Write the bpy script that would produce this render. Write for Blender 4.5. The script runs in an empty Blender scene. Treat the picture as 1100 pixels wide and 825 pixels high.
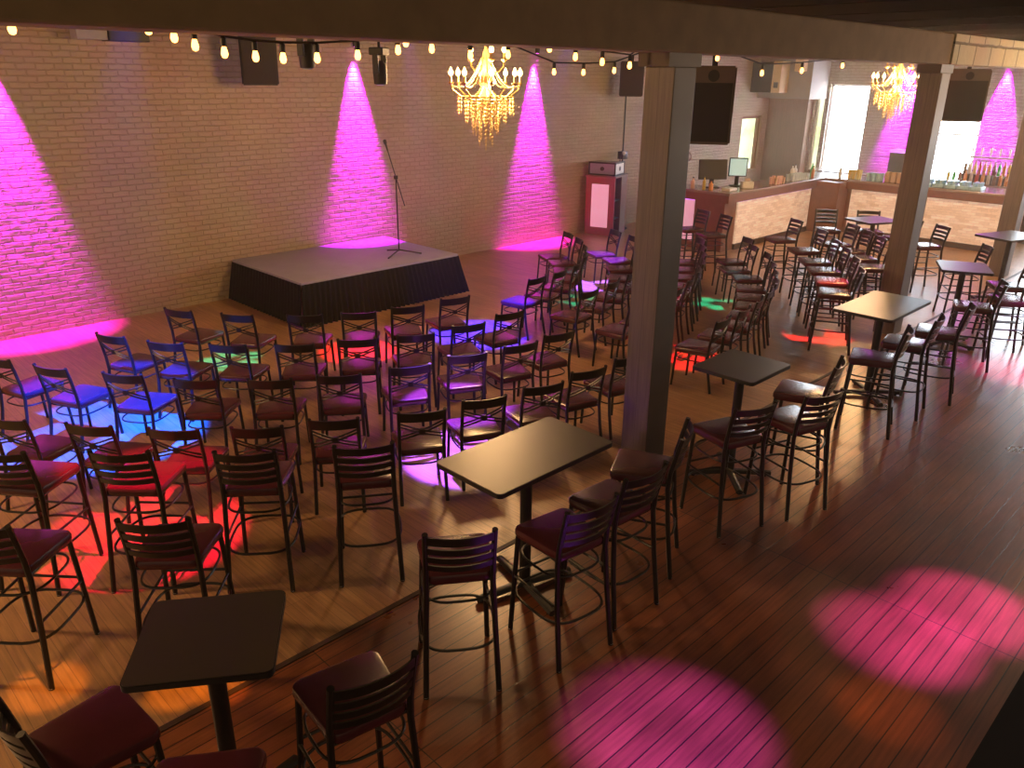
import bpy, bmesh, math, random
from mathutils import Vector, Matrix
random.seed(7)
PI = math.pi
R = math.radians
col = bpy.context.scene.collection
scn = bpy.context.scene

# ------------------------------------------------------------------ materials
def nodes(name):
    m = bpy.data.materials.new(name); m.use_nodes = True
    nt = m.node_tree
    return m, nt, nt.nodes['Principled BSDF']
def mat(name, c, rough=.5, metal=0., var=.12, scale=14., bump=0., coat=0., trans=0., spec=.5):
    m, nt, b = nodes(name)
    b.inputs['Roughness'].default_value = rough
    b.inputs['Metallic'].default_value = metal
    b.inputs['Coat Weight'].default_value = coat
    b.inputs['Transmission Weight'].default_value = trans; b.inputs['Specular IOR Level'].default_value = spec
    tc = nt.nodes.new('ShaderNodeTexCoord')
    nz = nt.nodes.new('ShaderNodeTexNoise'); nz.inputs['Scale'].default_value = scale; nz.inputs['Detail'].default_value = 4
    nt.links.new(tc.outputs['Object'], nz.inputs['Vector'])
    mx = nt.nodes.new('ShaderNodeMix'); mx.data_type = 'RGBA'
    mx.inputs[6].default_value = (*[x*(1-var) for x in c], 1); mx.inputs[7].default_value = (*[min(1, x*(1+var)) for x in c], 1)
    nt.links.new(nz.outputs['Fac'], mx.inputs[0]); nt.links.new(mx.outputs[2], b.inputs['Base Color'])
    if bump:
        bp = nt.nodes.new('ShaderNodeBump'); bp.inputs['Strength'].default_value = bump; bp.inputs['Distance'].default_value = .01
        nt.links.new(nz.outputs['Fac'], bp.inputs['Height']); nt.links.new(bp.outputs['Normal'], b.inputs['Normal'])
    return m
def emis(name, c, s, c2=None, scale=6., base=(.5, .5, .5)):
    m, nt, b = nodes(name)
    b.inputs['Base Color'].default_value = (*base, 1)
    b.inputs['Emission Strength'].default_value = s
    b.inputs['Emission Color'].default_value = (*c, 1)
    if c2:
        tc = nt.nodes.new('ShaderNodeTexCoord')
        nz = nt.nodes.new('ShaderNodeTexNoise'); nz.inputs['Scale'].default_value = scale; nz.inputs['Detail'].default_value = 6
        nt.links.new(tc.outputs['Object'], nz.inputs['Vector'])
        cr = nt.nodes.new('ShaderNodeValToRGB'); cr.color_ramp.elements[0].position = .35; cr.color_ramp.elements[1].position = .65
        cr.color_ramp.elements[0].color = (*c, 1); cr.color_ramp.elements[1].color = (*c2, 1)
        nt.links.new(nz.outputs['Fac'], cr.inputs[0]); nt.links.new(cr.outputs[0], b.inputs['Emission Color'])
    return m
def swizzle(nt, order):
    tc = nt.nodes.new('ShaderNodeTexCoord'); s = nt.nodes.new('ShaderNodeSeparateXYZ'); c = nt.nodes.new('ShaderNodeCombineXYZ')
    nt.links.new(tc.outputs['Object'], s.inputs[0])
    for i, ax in enumerate(order): nt.links.new(s.outputs['XYZ'.index(ax)], c.inputs[i])
    return c.outputs[0]
def brickmat(name, order, c1, c2, mortar, w=.22, h=.075, ms=.012, bump=.6, rough=.75):
    m, nt, b = nodes(name)
    v = swizzle(nt, order)
    bt = nt.nodes.new('ShaderNodeTexBrick')
    bt.inputs['Color1'].default_value = (*c1, 1); bt.inputs['Color2'].default_value = (*c2, 1); bt.inputs['Mortar'].default_value = (*mortar, 1)
    bt.inputs['Scale'].default_value = 1; bt.inputs['Brick Width'].default_value = w; bt.inputs['Row Height'].default_value = h
    bt.inputs['Mortar Size'].default_value = ms; bt.inputs['Mortar Smooth'].default_value = .6
    nz = nt.nodes.new('ShaderNodeTexNoise'); nz.inputs['Scale'].default_value = 7; nz.inputs['Detail'].default_value = 6
    nt.links.new(v, nz.inputs['Vector'])
    va = nt.nodes.new('ShaderNodeVectorMath'); va.operation = 'SCALE'; va.inputs['Scale'].default_value = .03
    vb = nt.nodes.new('ShaderNodeVectorMath'); vb.operation = 'ADD'
    nt.links.new(nz.outputs['Color'], va.inputs[0]); nt.links.new(v, vb.inputs[0]); nt.links.new(va.outputs[0], vb.inputs[1])
    nt.links.new(vb.outputs[0], bt.inputs['Vector'])
    n2 = nt.nodes.new('ShaderNodeTexNoise'); n2.inputs['Scale'].default_value = 1.3; n2.inputs['Detail'].default_value = 5
    nt.links.new(v, n2.inputs['Vector'])
    mx = nt.nodes.new('ShaderNodeMix'); mx.data_type = 'RGBA'; mx.blend_type = 'MULTIPLY'; mx.inputs[0].default_value = .35
    nt.links.new(bt.outputs['Color'], mx.inputs[6]); nt.links.new(n2.outputs['Color'], mx.inputs[7])
    hs = nt.nodes.new('ShaderNodeHueSaturation'); hs.inputs['Saturation'].default_value = .9
    nt.links.new(mx.outputs[2], hs.inputs['Color']); nt.links.new(hs.outputs[0], b.inputs['Base Color'])
    ad = nt.nodes.new('ShaderNodeMath'); ad.operation = 'MULTIPLY_ADD'; ad.inputs[1].default_value = -1.2
    nt.links.new(bt.outputs['Fac'], ad.inputs[0]); nt.links.new(nz.outputs['Fac'], ad.inputs[2])
    bp = nt.nodes.new('ShaderNodeBump'); bp.inputs['Strength'].default_value = bump; bp.inputs['Distance'].default_value = .02
    nt.links.new(ad.outputs[0], bp.inputs['Height']); nt.links.new(bp.outputs['Normal'], b.inputs['Normal'])
    b.inputs['Roughness'].default_value = rough
    return m
def plankmat(name, order, c1, c2, gap, length, width, gapw, rough, bump=.25, wear=.5, coat=0.):
    m, nt, b = nodes(name)
    v = swizzle(nt, order)
    bt = nt.nodes.new('ShaderNodeTexBrick'); bt.offset = .37; bt.offset_frequency = 1
    bt.inputs['Color1'].default_value = (*c1, 1); bt.inputs['Color2'].default_value = (*c2, 1); bt.inputs['Mortar'].default_value = (*gap, 1)
    bt.inputs['Scale'].default_value = 1; bt.inputs['Brick Width'].default_value = length; bt.inputs['Row Height'].default_value = width
    bt.inputs['Mortar Size'].default_value = gapw; bt.inputs['Mortar Smooth'].default_value = .3
    nt.links.new(v, bt.inputs['Vector'])
    mp = nt.nodes.new('ShaderNodeMapping'); mp.inputs['Scale'].default_value = (1.2, 22, 1)
    nt.links.new(v, mp.inputs['Vector'])
    gr = nt.nodes.new('ShaderNodeTexNoise'); gr.inputs['Scale'].default_value = 2.2; gr.inputs['Detail'].default_value = 6
    nt.links.new(mp.outputs[0], gr.inputs['Vector'])
    n2 = nt.nodes.new('ShaderNodeTexNoise'); n2.inputs['Scale'].default_value = .9; n2.inputs['Detail'].default_value = 6
    nt.links.new(v, n2.inputs['Vector'])
    f = nt.nodes.new('ShaderNodeMapRange'); f.inputs[1].default_value = .3; f.inputs[2].default_value = .7; f.inputs[3].default_value = 1-wear; f.inputs[4].default_value = 1+wear*.5
    g = nt.nodes.new('ShaderNodeMapRange'); g.inputs[1].default_value = .3; g.inputs[2].default_value = .7; g.inputs[3].default_value = .72; g.inputs[4].default_value = 1.2
    nt.links.new(n2.outputs['Fac'], f.inputs[0]); nt.links.new(gr.outputs['Fac'], g.inputs[0])
    mu = nt.nodes.new('ShaderNodeMath'); mu.operation = 'MULTIPLY'
    nt.links.new(f.outputs[0], mu.inputs[0]); nt.links.new(g.outputs[0], mu.inputs[1])
    sc = nt.nodes.new('ShaderNodeVectorMath'); sc.operation = 'SCALE'
    nt.links.new(bt.outputs['Color'], sc.inputs[0]); nt.links.new(mu.outputs[0], sc.inputs['Scale'])
    nt.links.new(sc.outputs[0], b.inputs['Base Color'])
    rr = nt.nodes.new('ShaderNodeMapRange'); rr.inputs[1].default_value = .3; rr.inputs[2].default_value = .7; rr.inputs[3].default_value = rough*.93; rr.inputs[4].default_value = rough*1.1
    nt.links.new(n2.outputs['Fac'], rr.inputs[0]); nt.links.new(rr.outputs[0], b.inputs['Roughness'])
    ad = nt.nodes.new('ShaderNodeMath'); ad.operation = 'MULTIPLY_ADD'; ad.inputs[1].default_value = -1.
    nt.links.new(bt.outputs['Fac'], ad.inputs[0]); nt.links.new(gr.outputs['Fac'], ad.inputs[2])
    bp = nt.nodes.new('ShaderNodeBump'); bp.inputs['Strength'].default_value = bump; bp.inputs['Distance'].default_value = .006
    nt.links.new(ad.outputs[0], bp.inputs['Height']); nt.links.new(bp.outputs['Normal'], b.inputs['Normal'])
    b.inputs['Coat Weight'].default_value = coat; b.inputs['Specular IOR Level'].default_value = 1.
    return m

M = {}
M['brick'] = brickmat('painted_brick', 'XZY', (.50, .37, .25), (.47, .345, .23), (.43, .31, .2), bump=.75)
M['brick_far'] = brickmat('far_painted_brick', 'YZX', (.40, .34, .30), (.35, .30, .27), (.25, .21, .19))
M['plaster'] = mat('grey_plaster', (.30, .27, .25), .8, var=.1, scale=3)
M['dance'] = plankmat('maple_planks', 'YXZ', (.50, .275, .125), (.42, .22, .10), (.2, .10, .04), 1.6, .075, .002, .34, wear=.3)
M['pine'] = plankmat('old_pine_boards', 'XYZ', (.37, .118, .042), (.27, .082, .03), (.018, .008, .005), 3.1, .105, .004, .29, bump=.12, wear=.55)
M['darkwood'] = mat('dark_trim_wood', (.06, .03, .018), .5)
M['ceil'] = mat('dark_ceiling_boards', (.022, .015, .010), 1., scale=5, spec=0.)
M['beam'] = mat('old_brown_beam', (.26, .165, .075), .8, var=.35, scale=5, bump=.5)
M['litbeam'] = brickmat('lamplit_rough_stone', 'XZY', (.85, .72, .46), (.75, .64, .42), (.3, .24, .15), w=.62, h=.42, ms=.02, bump=.8)  # far beam stone; warm lamp light on it put into the paler colour
M['pillar'] = plankmat('grey_painted_post', 'ZYX', (.15, .115, .09), (.14, .105, .085), (.06, .045, .035), 9., .14, .003, .55, wear=.25)
M['black'] = mat('black_metal', (.018, .016, .015), .38, .3)
M['frame'] = mat('black_powder_coat', (.016, .013, .011), .33, .35, var=.2)
M['vinyl'] = mat('burgundy_vinyl', (.085, .013, .022), .27, var=.2, scale=9)
M['laminate'] = mat('dark_laminate', (.04, .03, .016), .37, var=.05, scale=5, spec=1.)
M['edge'] = mat('black_table_edge', (.012, .011, .01), .4)
M['glide'] = mat('pale_glide', (.45, .42, .4), .4)
M['stage'] = mat('grey_stage_deck', (.33, .32, .41), .55, var=.12, scale=4)
M['skirt'] = mat('black_skirt_cloth', (.009, .009, .010), .9, spec=.2)
M['barwood'] = mat('red_brown_bar_wood', (.2, .075, .04), .4, var=.25, scale=6)
M['bartop'] = mat('polished_bar_top', (.28, .2, .16), .22, scale=8)
def stonepanel():
    m, nt, b = nodes('backlit_stone_mosaic'); b.inputs['Base Color'].default_value = (.55, .42, .33, 1); b.inputs['Emission Strength'].default_value = .6
    tc = nt.nodes.new('ShaderNodeTexCoord'); sp_ = nt.nodes.new('ShaderNodeSeparateXYZ'); ad = nt.nodes.new('ShaderNodeMath'); cb = nt.nodes.new('ShaderNodeCombineXYZ')
    nt.links.new(tc.outputs['Object'], sp_.inputs[0]); nt.links.new(sp_.outputs['X'], ad.inputs[0]); nt.links.new(sp_.outputs['Y'], ad.inputs[1]); nt.links.new(ad.outputs[0], cb.inputs[0]); nt.links.new(sp_.outputs['Z'], cb.inputs[1])
    bt = nt.nodes.new('ShaderNodeTexBrick'); bt.inputs['Scale'].default_value = 1; bt.inputs['Brick Width'].default_value = .19; bt.inputs['Row Height'].default_value = .055; bt.inputs['Mortar Size'].default_value = .003
    bt.inputs['Color1'].default_value = (.46, .25, .14, 1); bt.inputs['Color2'].default_value = (.88, .62, .44, 1); bt.inputs['Mortar'].default_value = (.36, .2, .12, 1)
    nz = nt.nodes.new('ShaderNodeTexNoise'); nz.inputs['Scale'].default_value = 18; mx = nt.nodes.new('ShaderNodeMix'); mx.data_type = 'RGBA'; mx.inputs[0].default_value = .35; mx.blend_type = 'OVERLAY'
    nt.links.new(cb.outputs[0], bt.inputs['Vector']); nt.links.new(cb.outputs[0], nz.inputs['Vector']); nt.links.new(bt.outputs['Color'], mx.inputs[6]); nt.links.new(nz.outputs['Fac'], mx.inputs[7]); nt.links.new(mx.outputs[2], b.inputs['Emission Color'])
    return m
M['panel'] = stonepanel()
M['pinkpanel'] = emis('backlit_pink_panel', (.70, .30, .40), .66, (.78, .36, .46), 5., base=(.6, .4, .4))
M['speaker'] = mat('black_speaker', (.022, .02, .019), .6, scale=60, bump=.1)
M['grille'] = mat('speaker_grille', (.022, .02, .017), .8, var=.3, scale=200)
M['spside'] = mat('brown_speaker_side', (.12, .09, .065), .6)
M['cream'] = mat('cream_panel', (.75, .6, .36), .5)
M['white'] = mat('white_plastic', (.8, .78, .75), .4)
M['grey'] = mat('grey_case', (.32, .3, .33), .5)
M['warm'] = emis('warm_bulb', (1., .5, .14), 14.)
M['warmdim'] = emis('string_bulb', (1., .40, .08), 7.5)
M['crystal'] = mat('amber_crystal', (.85, .6, .28), .12, .2, var=.3, scale=40)
M['gold'] = mat('brass', (.55, .36, .12), .3, .8)
M['daylight'] = emis('overcast_daylight', (.84, .93, 1.), 17.)
M['garden'] = emis('garden_view', (.55, .75, .30), 1.15, (.95, .98, .75), 2.4)
M['magled'] = emis('magenta_led', (1., .05, 1.), 12.)
M['purple'] = emis('purple_glow', (.55, .05, .9), 1.6)
M['screen'] = emis('cyan_screen', (.25, .55, .5), .7)
M['glass'] = mat('pale_glass', (.6, .7, .75), .12, var=.1)
M['ice'] = mat('blue_clear_plastic', (.35, .6, .75), .25, var=.3, scale=30)
M['darkglass'] = mat('dark_cooler_glass', (.06, .075, .07), .12)
M['booth'] = mat('red_booth_wood', (.28, .055, .03), .45, var=.2)
M['paper'] = mat('brown_paper', (.5, .33, .2), .7)
for n, c in dict(amber=(.6, .22, .05), green=(.05, .5, .08), clear=(.55, .5, .45), yellow=(.7, .55, .12), red=(.5, .06, .04), brown=(.15, .06, .03), orange=(.8, .35, .12), peach=(.8, .5, .4)).items():
    M['b_'+n] = mat('bottle_'+n, c, .15)

# ------------------------------------------------------------------ mesh helpers
def new(): return bmesh.new()
def box(bm, lo, hi, rot=None, bev=0.):
    lo, hi = Vector(lo), Vector(hi)
    mtx = Matrix.Translation((lo+hi)/2)
    if rot: mtx = mtx @ rot
    s = hi-lo
    r = bmesh.ops.create_cube(bm, size=1, matrix=mtx @ Matrix.Diagonal((*s, 1)))
    if bev:
        es = {e for v in r['verts'] for e in v.link_edges}
        bmesh.ops.bevel(bm, geom=list(es), offset=bev, segments=2, affect='EDGES', profile=.5)
def tube(bm, pts, r, n=8, closed=False, ry=None):
    pts = [Vector(p) for p in pts]; rings = []; N = len(pts)
    for i, p in enumerate(pts):
        a = pts[i-1] if (i or closed) else p
        b = pts[(i+1) % N] if (i < N-1 or closed) else p
        t = (b-a).normalized()
        u = Vector((0, 0, 1)) if abs(t.z) < .9 else Vector((1, 0, 0))
        s = t.cross(u).normalized(); w = s.cross(t)
        rr = r[i] if isinstance(r, (list, tuple)) else r
        r2 = (ry if ry is not None else rr)
        rings.append([bm.verts.new(p + s*math.cos(2*PI*k/n)*rr + w*math.sin(2*PI*k/n)*r2) for k in range(n)])
    M_ = N if closed else N-1
    for i in range(M_):
        A, B = rings[i], rings[(i+1) % N]
        for k in range(n): bm.faces.new((A[k], A[(k+1) % n], B[(k+1) % n], B[k]))
    if not closed:
        bm.faces.new(rings[0][::-1]); bm.faces.new(rings[-1])
def lathe(bm, prof, n=16, c=(0, 0, 0), cap=True):
    rings = []
    for r, z in prof: rings.append([bm.verts.new((c[0]+r*math.cos(2*PI*k/n), c[1]+r*math.sin(2*PI*k/n), c[2]+z)) for k in range(n)])
    for A, B in zip(rings, rings[1:]):
        for k in range(n): bm.faces.new((A[k], A[(k+1) % n], B[(k+1) % n], B[k]))
    if cap: bm.faces.new(rings[0][::-1]); bm.faces.new(rings[-1])
def slab(bm, outline, z0, z1, bev=0.):
    """prism from a 2-D outline with softened top and bottom rims"""
    cx = sum(p[0] for p in outline)/len(outline); cy = sum(p[1] for p in outline)/len(outline)
    def ring(z, k): return [bm.verts.new((cx+(x-cx)*k, cy+(y-cy)*k, z)) for x, y in outline]
    lv = [(z0, 1), (z1, 1)] if not bev else [(z0, 1-bev*2), (z0+.3*(z1-z0), 1), (z0+.7*(z1-z0), 1), (z1-.07*(z1-z0), 1-bev*1.2), (z1, 1-bev*4)]
    rs = [ring(z, k) for z, k in lv]; n = len(outline)
    for A, B in zip(rs, rs[1:]):
        for k in range(n): bm.faces.new((A[k], A[(k+1) % n], B[(k+1) % n], B[k]))
    bm.faces.new(rs[0][::-1]); bm.faces.new(rs[-1])
def rounded(w, d, r, n=5, wb=None):
    """rounded rectangle outline, wb = width at the back (-y)"""
    wb = wb or w; pts = []
    for (sx, sy, a0, ww) in ((1, 1, 0, w), (-1, 1, 90, w), (-1, -1, 180, wb), (1, -1, 270, wb)):
        for k in range(n+1):
            a = R(a0+90*k/n)
            pts.append((sx*(ww/2-r)+r*math.cos(a), sy*(d/2-r)+r*math.sin(a)))
    return pts
def obj(name, bm, m, parent=None, smooth=True, loc=None):
    bmesh.ops.recalc_face_normals(bm, faces=bm.faces)
    me = bpy.data.meshes.new(name); bm.to_mesh(me); bm.free()
    me.materials.append(m if not isinstance(m, str) else M[m])
    if smooth:
        for p in me.polygons: p.use_smooth = True
        try: me.set_sharp_from_angle(angle=R(35))
        except Exception: pass
    o = bpy.data.objects.new(name, me); col.objects.link(o)
    if parent: o.parent = parent
    if loc: o.location = loc
    return o
def tag(o, label, cat, group=None):
    o['label'] = label; o['category'] = cat
    if group: o['group'] = group
    return o
def thing(name, label, cat, loc=(0, 0, 0), rz=0, group=None):
    o = bpy.data.objects.new(name, None); col.objects.link(o); o.empty_display_size = .1
    o.location = loc; o.rotation_euler = (0, 0, rz)
    return tag(o, label, cat, group)
def struct(name, bm, m, smooth=False, label=None):
    o = obj(name, bm, m, smooth=smooth); o['kind'] = 'structure'
    if label: o['label'] = label
    return o
def bx(name, lo, hi, m, parent=None, bev=0., rot=None):
    b = new(); box(b, lo, hi, rot, bev); return obj(name, b, m, parent, smooth=False)
def dup(src, loc, rz, label, group=None):
    r = src.copy(); col.objects.link(r); r.location = loc; r.rotation_euler = (0, 0, rz)
    r['label'] = label
    if group: r['group'] = group
    for ch in list(src.children):
        c = ch.copy(); col.objects.link(c); c.parent = r
        for g in ch.children:
            d = g.copy(); col.objects.link(d); d.parent = c
    return r

# ------------------------------------------------------------------ the room
WY, FX = 11.87, 22.2                       # brick wall plane, far (window) wall plane
BY0, BY1, BZ0, BZ1 = 3.75, 4.10, 3.52, 3.87  # the long beam over the posts
b = new(); box(b, (-3, 3.74, -.1), (FX, WY, 0)); struct('floor', b, 'dance')
b = new(); box(b, (-3, -1., -.1), (FX, 3.70, 0)); struct('floor', b, 'pine')
b = new(); box(b, (5.0, -7, -.1), (FX, -1., 0)); struct('floor', b, 'pine')
b = new(); box(b, (-3, 3.70, -.1), (FX, 3.74, .006)); struct('trim_1', b, 'darkwood')
b = new(); box(b, (-3, WY, -.1), (20.55, WY+.3, 4.4)); box(b, (20.55, WY, -.1), (21.6, WY+.3, .9)); box(b, (20.55, WY, 2.35), (21.6, WY+.3, 4.4)); box(b, (21.6, WY, -.1), (FX+.3, WY+.3, 4.4)); struct('wall_left', b, 'brick')
# far wall with window openings
WINS = [(10.38, 10.62, .9, 2.95, 'garden'), (9.2, 10.27, .95, 3.2, 'daylight'), (6.4, 7.75, .95, 3.2, 'daylight'), (4.0, 5.25, .95, 3.2, 'daylight'), (1.4, 2.65, .95, 3.2, 'daylight'), (-1.2, .05, .95, 3.2, 'daylight')]
b = new()
ys = [12.2]
for y0, y1, z0, z1, mm in WINS:
    box(b, (FX, y1, -.1), (FX+.3, ys[-1], 4.4)); box(b, (FX, y0, -.1), (FX+.3, y1, z0)); box(b, (FX, y0, z1), (FX+.3, y1, 4.4)); ys.append(y0)
box(b, (FX, -7, -.1), (FX+.3, ys[-1], 4.4))
struct('wall_far', b, 'brick_far')
for i, (y0, y1, z0, z1, mm) in enumerate(WINS):
    b = new(); box(b, (FX+.16, y0, z0), (FX+.18, y1, z1)); w = struct('window_%d' % (i+1), b, mm)
    f = new(); t = .05
    box(f, (FX+.08, y0, z0), (FX+.15, y0+t, z1)); box(f, (FX+.08, y1-t, z0), (FX+.15, y1, z1)); box(f, (FX+.08, y0, z0), (FX+.15, y1, z0+t)); box(f, (FX+.08, y0, z1-t), (FX+.15, y1, z1))
    if mm == 'daylight': box(f, (FX+.1, y0, (z0+z1)/2-.02), (FX+.15, y1, (z0+z1)/2+.02))
    obj('window_frame', f, 'white', w, smooth=False)
b = new(); box(b, (20.55, WY+.16, .9), (21.6, WY+.18, 2.35)); w = struct('window_7', b, 'garden')
f = new(); box(f, (20.55, WY+.06, .9), (20.62, WY+.15, 2.35)); box(f, (21.53, WY+.06, .9), (21.6, WY+.15, 2.35)); box(f, (20.55, WY+.06, 2.28), (21.6, WY+.15, 2.35)); obj('window_frame', f, 'barwood', w, smooth=False)
# brown timber lining and grey soffit in the far left corner
b = new(); box(b, (21.9, 10.7, 0), (FX, WY, 2.82)); struct('trim_2', b, plankmat('brown_lining', 'ZYX', (.2, .1, .065), (.18, .09, .06), (.09, .045, .03), 6, .22, .004, .5, wear=.3))
b = new(); box(b, (21.2, 10.35, 2.82), (FX, WY, 4.25)); struct('trim_3', b, 'plaster')
# ceiling and joists
b = new(); box(b, (-3, -7, 4.3), (FX+.3, WY+.3, 4.4)); struct('ceiling', b, 'ceil')
for i in range(16):
    b = new(); x = -.2+i*1.45; box(b, (x, -7, 4.05), (x+.14, 11.87, 4.3)); o = struct('trim_%d' % (i+4), b, 'ceil')
# main beam
b = new(); box(b, (-3, BY0, BZ0), (11.28, BY1, BZ1), bev=.015); struct('trim_20', b, 'beam')
b = new(); box(b, (11.28, BY0-.02, BZ0), (FX, BY1, BZ1), bev=.01); struct('trim_21', b, 'litbeam')
def post(name, x, lab):
    t = thing(name, lab, 'pillar', (x, 3.94, 0), 0, 'timber posts under the long beam')
    bx('shaft', (-.15, -.14, 0), (.15, .14, 3.42), 'pillar', t, .008)
    b = new(); slab(b, [(-.24, -.145), (.2, -.145), (.2, .145), (-.24, .145)], 3.42, 3.52); obj('capital', b, 'darkwood', t, False)
post('timber_pillar', 5.65, 'square timber post nearest the camera, behind the bar stools and beige table')
post('timber_pillar', 11.4, 'middle square timber post standing behind the square cafe table')
post('timber_pillar', 16.45, 'farthest square timber post at the right edge before the bar')
# low black platform at the near right
t = thing('platform', 'black carpeted platform edge in the bottom right corner', 'platform', (6, -1.5, 0))
bx('deck', (-9, -5, -.02), (9, 2.03, .16), 'skirt', t)

# ------------------------------------------------------------------ seating
def curve_back(z, x, bow, y0, n=9):
    return [(x*(2*i/(n-1)-1), y0-bow*(1-(2*i/(n-1)-1)**2), z) for i in range(n)]
def band(bm, x, zc, h, bow, y0, th=.006, n=9, tilt=0.):
    lo = curve_back(zc-h/2, x, bow, y0+tilt*h/2, n); hi = curve_back(zc+h/2, x, bow, y0-tilt*h/2, n)
    F = [[bm.verts.new(p) for p in lo], [bm.verts.new(p) for p in hi],
         [bm.verts.new((p[0], p[1]-th*2, p[2])) for p in hi], [bm.verts.new((p[0], p[1]-th*2, p[2])) for p in lo]]
    for k in range(4):
        A, B = F[k], F[(k+1) % 4]
        for i in range(n-1): bm.faces.new((A[i], A[i+1], B[i+1], B[i]))
    bm.faces.new([f[0] for f in F]); bm.faces.new([f[-1] for f in F][::-1])
def seat_mesh(w, d, wb, z0, z1):
    bm = new(); slab(bm, rounded(w, d, .05, 5, wb), z0, z1, .02); return bm
def hoop(bm, z, w, d, r, n=32, p=3.2):
    pts = []
    for k in range(n):
        a = 2*PI*k/n; c, s = math.cos(a), math.sin(a)
        pts.append((math.copysign(abs(c)**(2/p), c)*w, math.copysign(abs(s)**(2/p), s)*d, z))
    tube(bm, pts, r, 6, True)

def make_chair():
    t = thing('dining_chair', '', 'chair')
    obj('seat', seat_mesh(.43, .42, .37, .425, .475), 'vinyl', t)
    for s in (-1, 1):
        b = new(); tube(b, [(s*.192, -.275, 0), (s*.187, -.225, .25), (s*.184, -.205, .42), (s*.184, -.215, .56), (s*.185, -.245, .72), (s*.186, -.275, .845)], .0155, 8); obj('back_post', b, 'frame', t)
        b = new(); tube(b, [(s*.2, .205, 0), (s*.185, .18, .43)], .0145, 8); obj('leg', b, 'frame', t)
    b = new(); band(b, .185, .795, .085, .035, -.262, .007, tilt=.22); obj('top_rail', b, 'frame', t)
    b = new()
    for (za, zb) in ((.735, .605), (.705, .575)):
        for s in (-1, 1):
            pts = []
            for i in range(7):
                f = i/6; z = za+(zb-za)*f; x = s*(2*f-1)*.18
                pts.append((x, -.222-.2*(z-.6)-.03*(1-(2*f-1)**2)-.002*s, z))
            tube(b, pts, .0075, 6)
    tube(b, [(0, -.262, .655), (0, -.275, .655)], .026, 10)
    obj('cross_back', b, 'frame', t)
    b = new(); hoop(b, .34, .192, .215, .0075); obj('stretcher', b, 'frame', t)
    b = new(); tube(b, [(-.18, .18, .42), (.18, .18, .42), (.175, -.19, .42), (-.175, -.19, .42)], .011, 6, True); obj('seat_frame', b, 'frame', t)
    return t
def make_stool():
    t = thing('bar_stool', '', 'bar stool')
    obj('seat', seat_mesh(.43, .42, .37, .715, .775), 'vinyl', t)
    for s in (-1, 1):
        b = new(); tube(b, [(s*.212, -.275, 0), (s*.198, -.225, .4), (s*.187, -.2, .7), (s*.186, -.21, .82), (s*.187, -.24, .96), (s*.188, -.27, 1.085)], .017, 8); p = obj('back_post', b, 'frame', t)
        g = new(); lathe(g, [(.014, .001), (.016, .004), (.016, .012)], 8, (s*.212, -.275, 0)); obj('glide', g, 'glide', p)
        b = new(); tube(b, [(s*.21, .22, 0), (s*.185, .18, .73)], .016, 8); p = obj('leg', b, 'frame', t)
        g = new(); lathe(g, [(.014, .001), (.016, .004), (.016, .012)], 8, (s*.21, .22, 0)); obj('glide', g, 'glide', p)
    for (z, h) in ((1.045, .056), (.973, .041), (.912, .039), (.852, .037)):
        b = new(); band(b, .187, z, h, .045, -.206-.24*max(0, z-.8), .005, tilt=.22); obj('slat', b, 'frame', t)
    b = new(); hoop(b, .3, .225, .255, .009); obj('footrest', b, 'frame', t)
    b = new(); hoop(b, .6, .2, .215, .008); obj('under_seat_hoop', b, 'frame', t)
    b = new()
    for s in (-1, 1): tube(b, [(s*.2, .2, .42), (s*.197, -.222, .42)], .009, 6)
    tube(b, [(-.197, .2, .44), (.197, .2, .44)], .009, 6)
    obj('stretcher', b, 'frame', t)
    b = new(); tube(b, [(-.18, .18, .72), (.18, .18, .72), (.178, -.19, .72), (-.178, -.19, .72)], .011, 6, True); obj('seat_frame', b, 'frame', t)
    return t
chair0, stool0 = make_chair(), make_stool()
used = {}
def place(src, x, y, face, label, group):
    """face = azimuth in degrees the seat looks towards"""
    rz = R(face-90)
    if src.name not in used:
        used[src.name] = 1; src.location = (x, y, 0); src.rotation_euler = (0, 0, rz); src['label'] = label; src['group'] = group; return src
    return dup(src, (x, y, 0), rz, label, group)
FOC = (7.0, 10.5)
def aim(x, y): return math.degrees(math.atan2(FOC[1]-y, FOC[0]-x))
ORD = ['first', 'second', 'third', 'fourth', 'fifth', 'sixth', 'seventh', 'eighth', 'ninth', 'tenth', 'eleventh', 'twelfth']
def from_back(x, y, d):                      # seat centre from the middle of the top of the back
    a = R(aim(x, y)); return x+d*math.cos(a), y+d*math.sin(a)
ROWS = ['front', 'second', 'third', 'fourth', 'fifth', 'sixth']
left_rows = [
 [(3.43, 8.83), (3.83, 8.2), (4.36, 7.69), (4.87, 7.36), (5.42, 7.19), (6.08, 7.11)],
 [(2.54, 8.37), (2.84, 7.77), (3.27, 7.28), (3.75, 6.85), (4.3, 6.56), (4.84, 6.28), (5.47, 6.18), (6.11, 6.21)],
 [(1.52, 8.38), (1.8, 7.77), (2.2, 7.15), (2.6, 6.58), (3.08, 6.13), (3.59, 5.81), (4.18, 5.57), (4.81, 5.44), (5.39, 5.32), (5.96, 5.3)],
 [(1.19, 6.75), (1.61, 6.18), (2.04, 5.67), (2.5, 5.28), (3.02, 5.0), (3.61, 4.66), (4.16, 4.52), (4.75, 4.39), (5.33, 4.37), (5.92, 4.33)]]
for r, row in enumerate(left_rows):
    for i, p in enumerate(row):
        x, y = from_back(*p, .27)
        n = len(row); lab = 'black cross-back chair with burgundy seat, %s from left in %s left-hand row' % (ORD[i], ROWS[r])
        place(chair0, x, y, aim(x, y)+random.uniform(-3, 3), lab, '%s row of cross-back chairs, left side' % ROWS[r])
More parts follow.
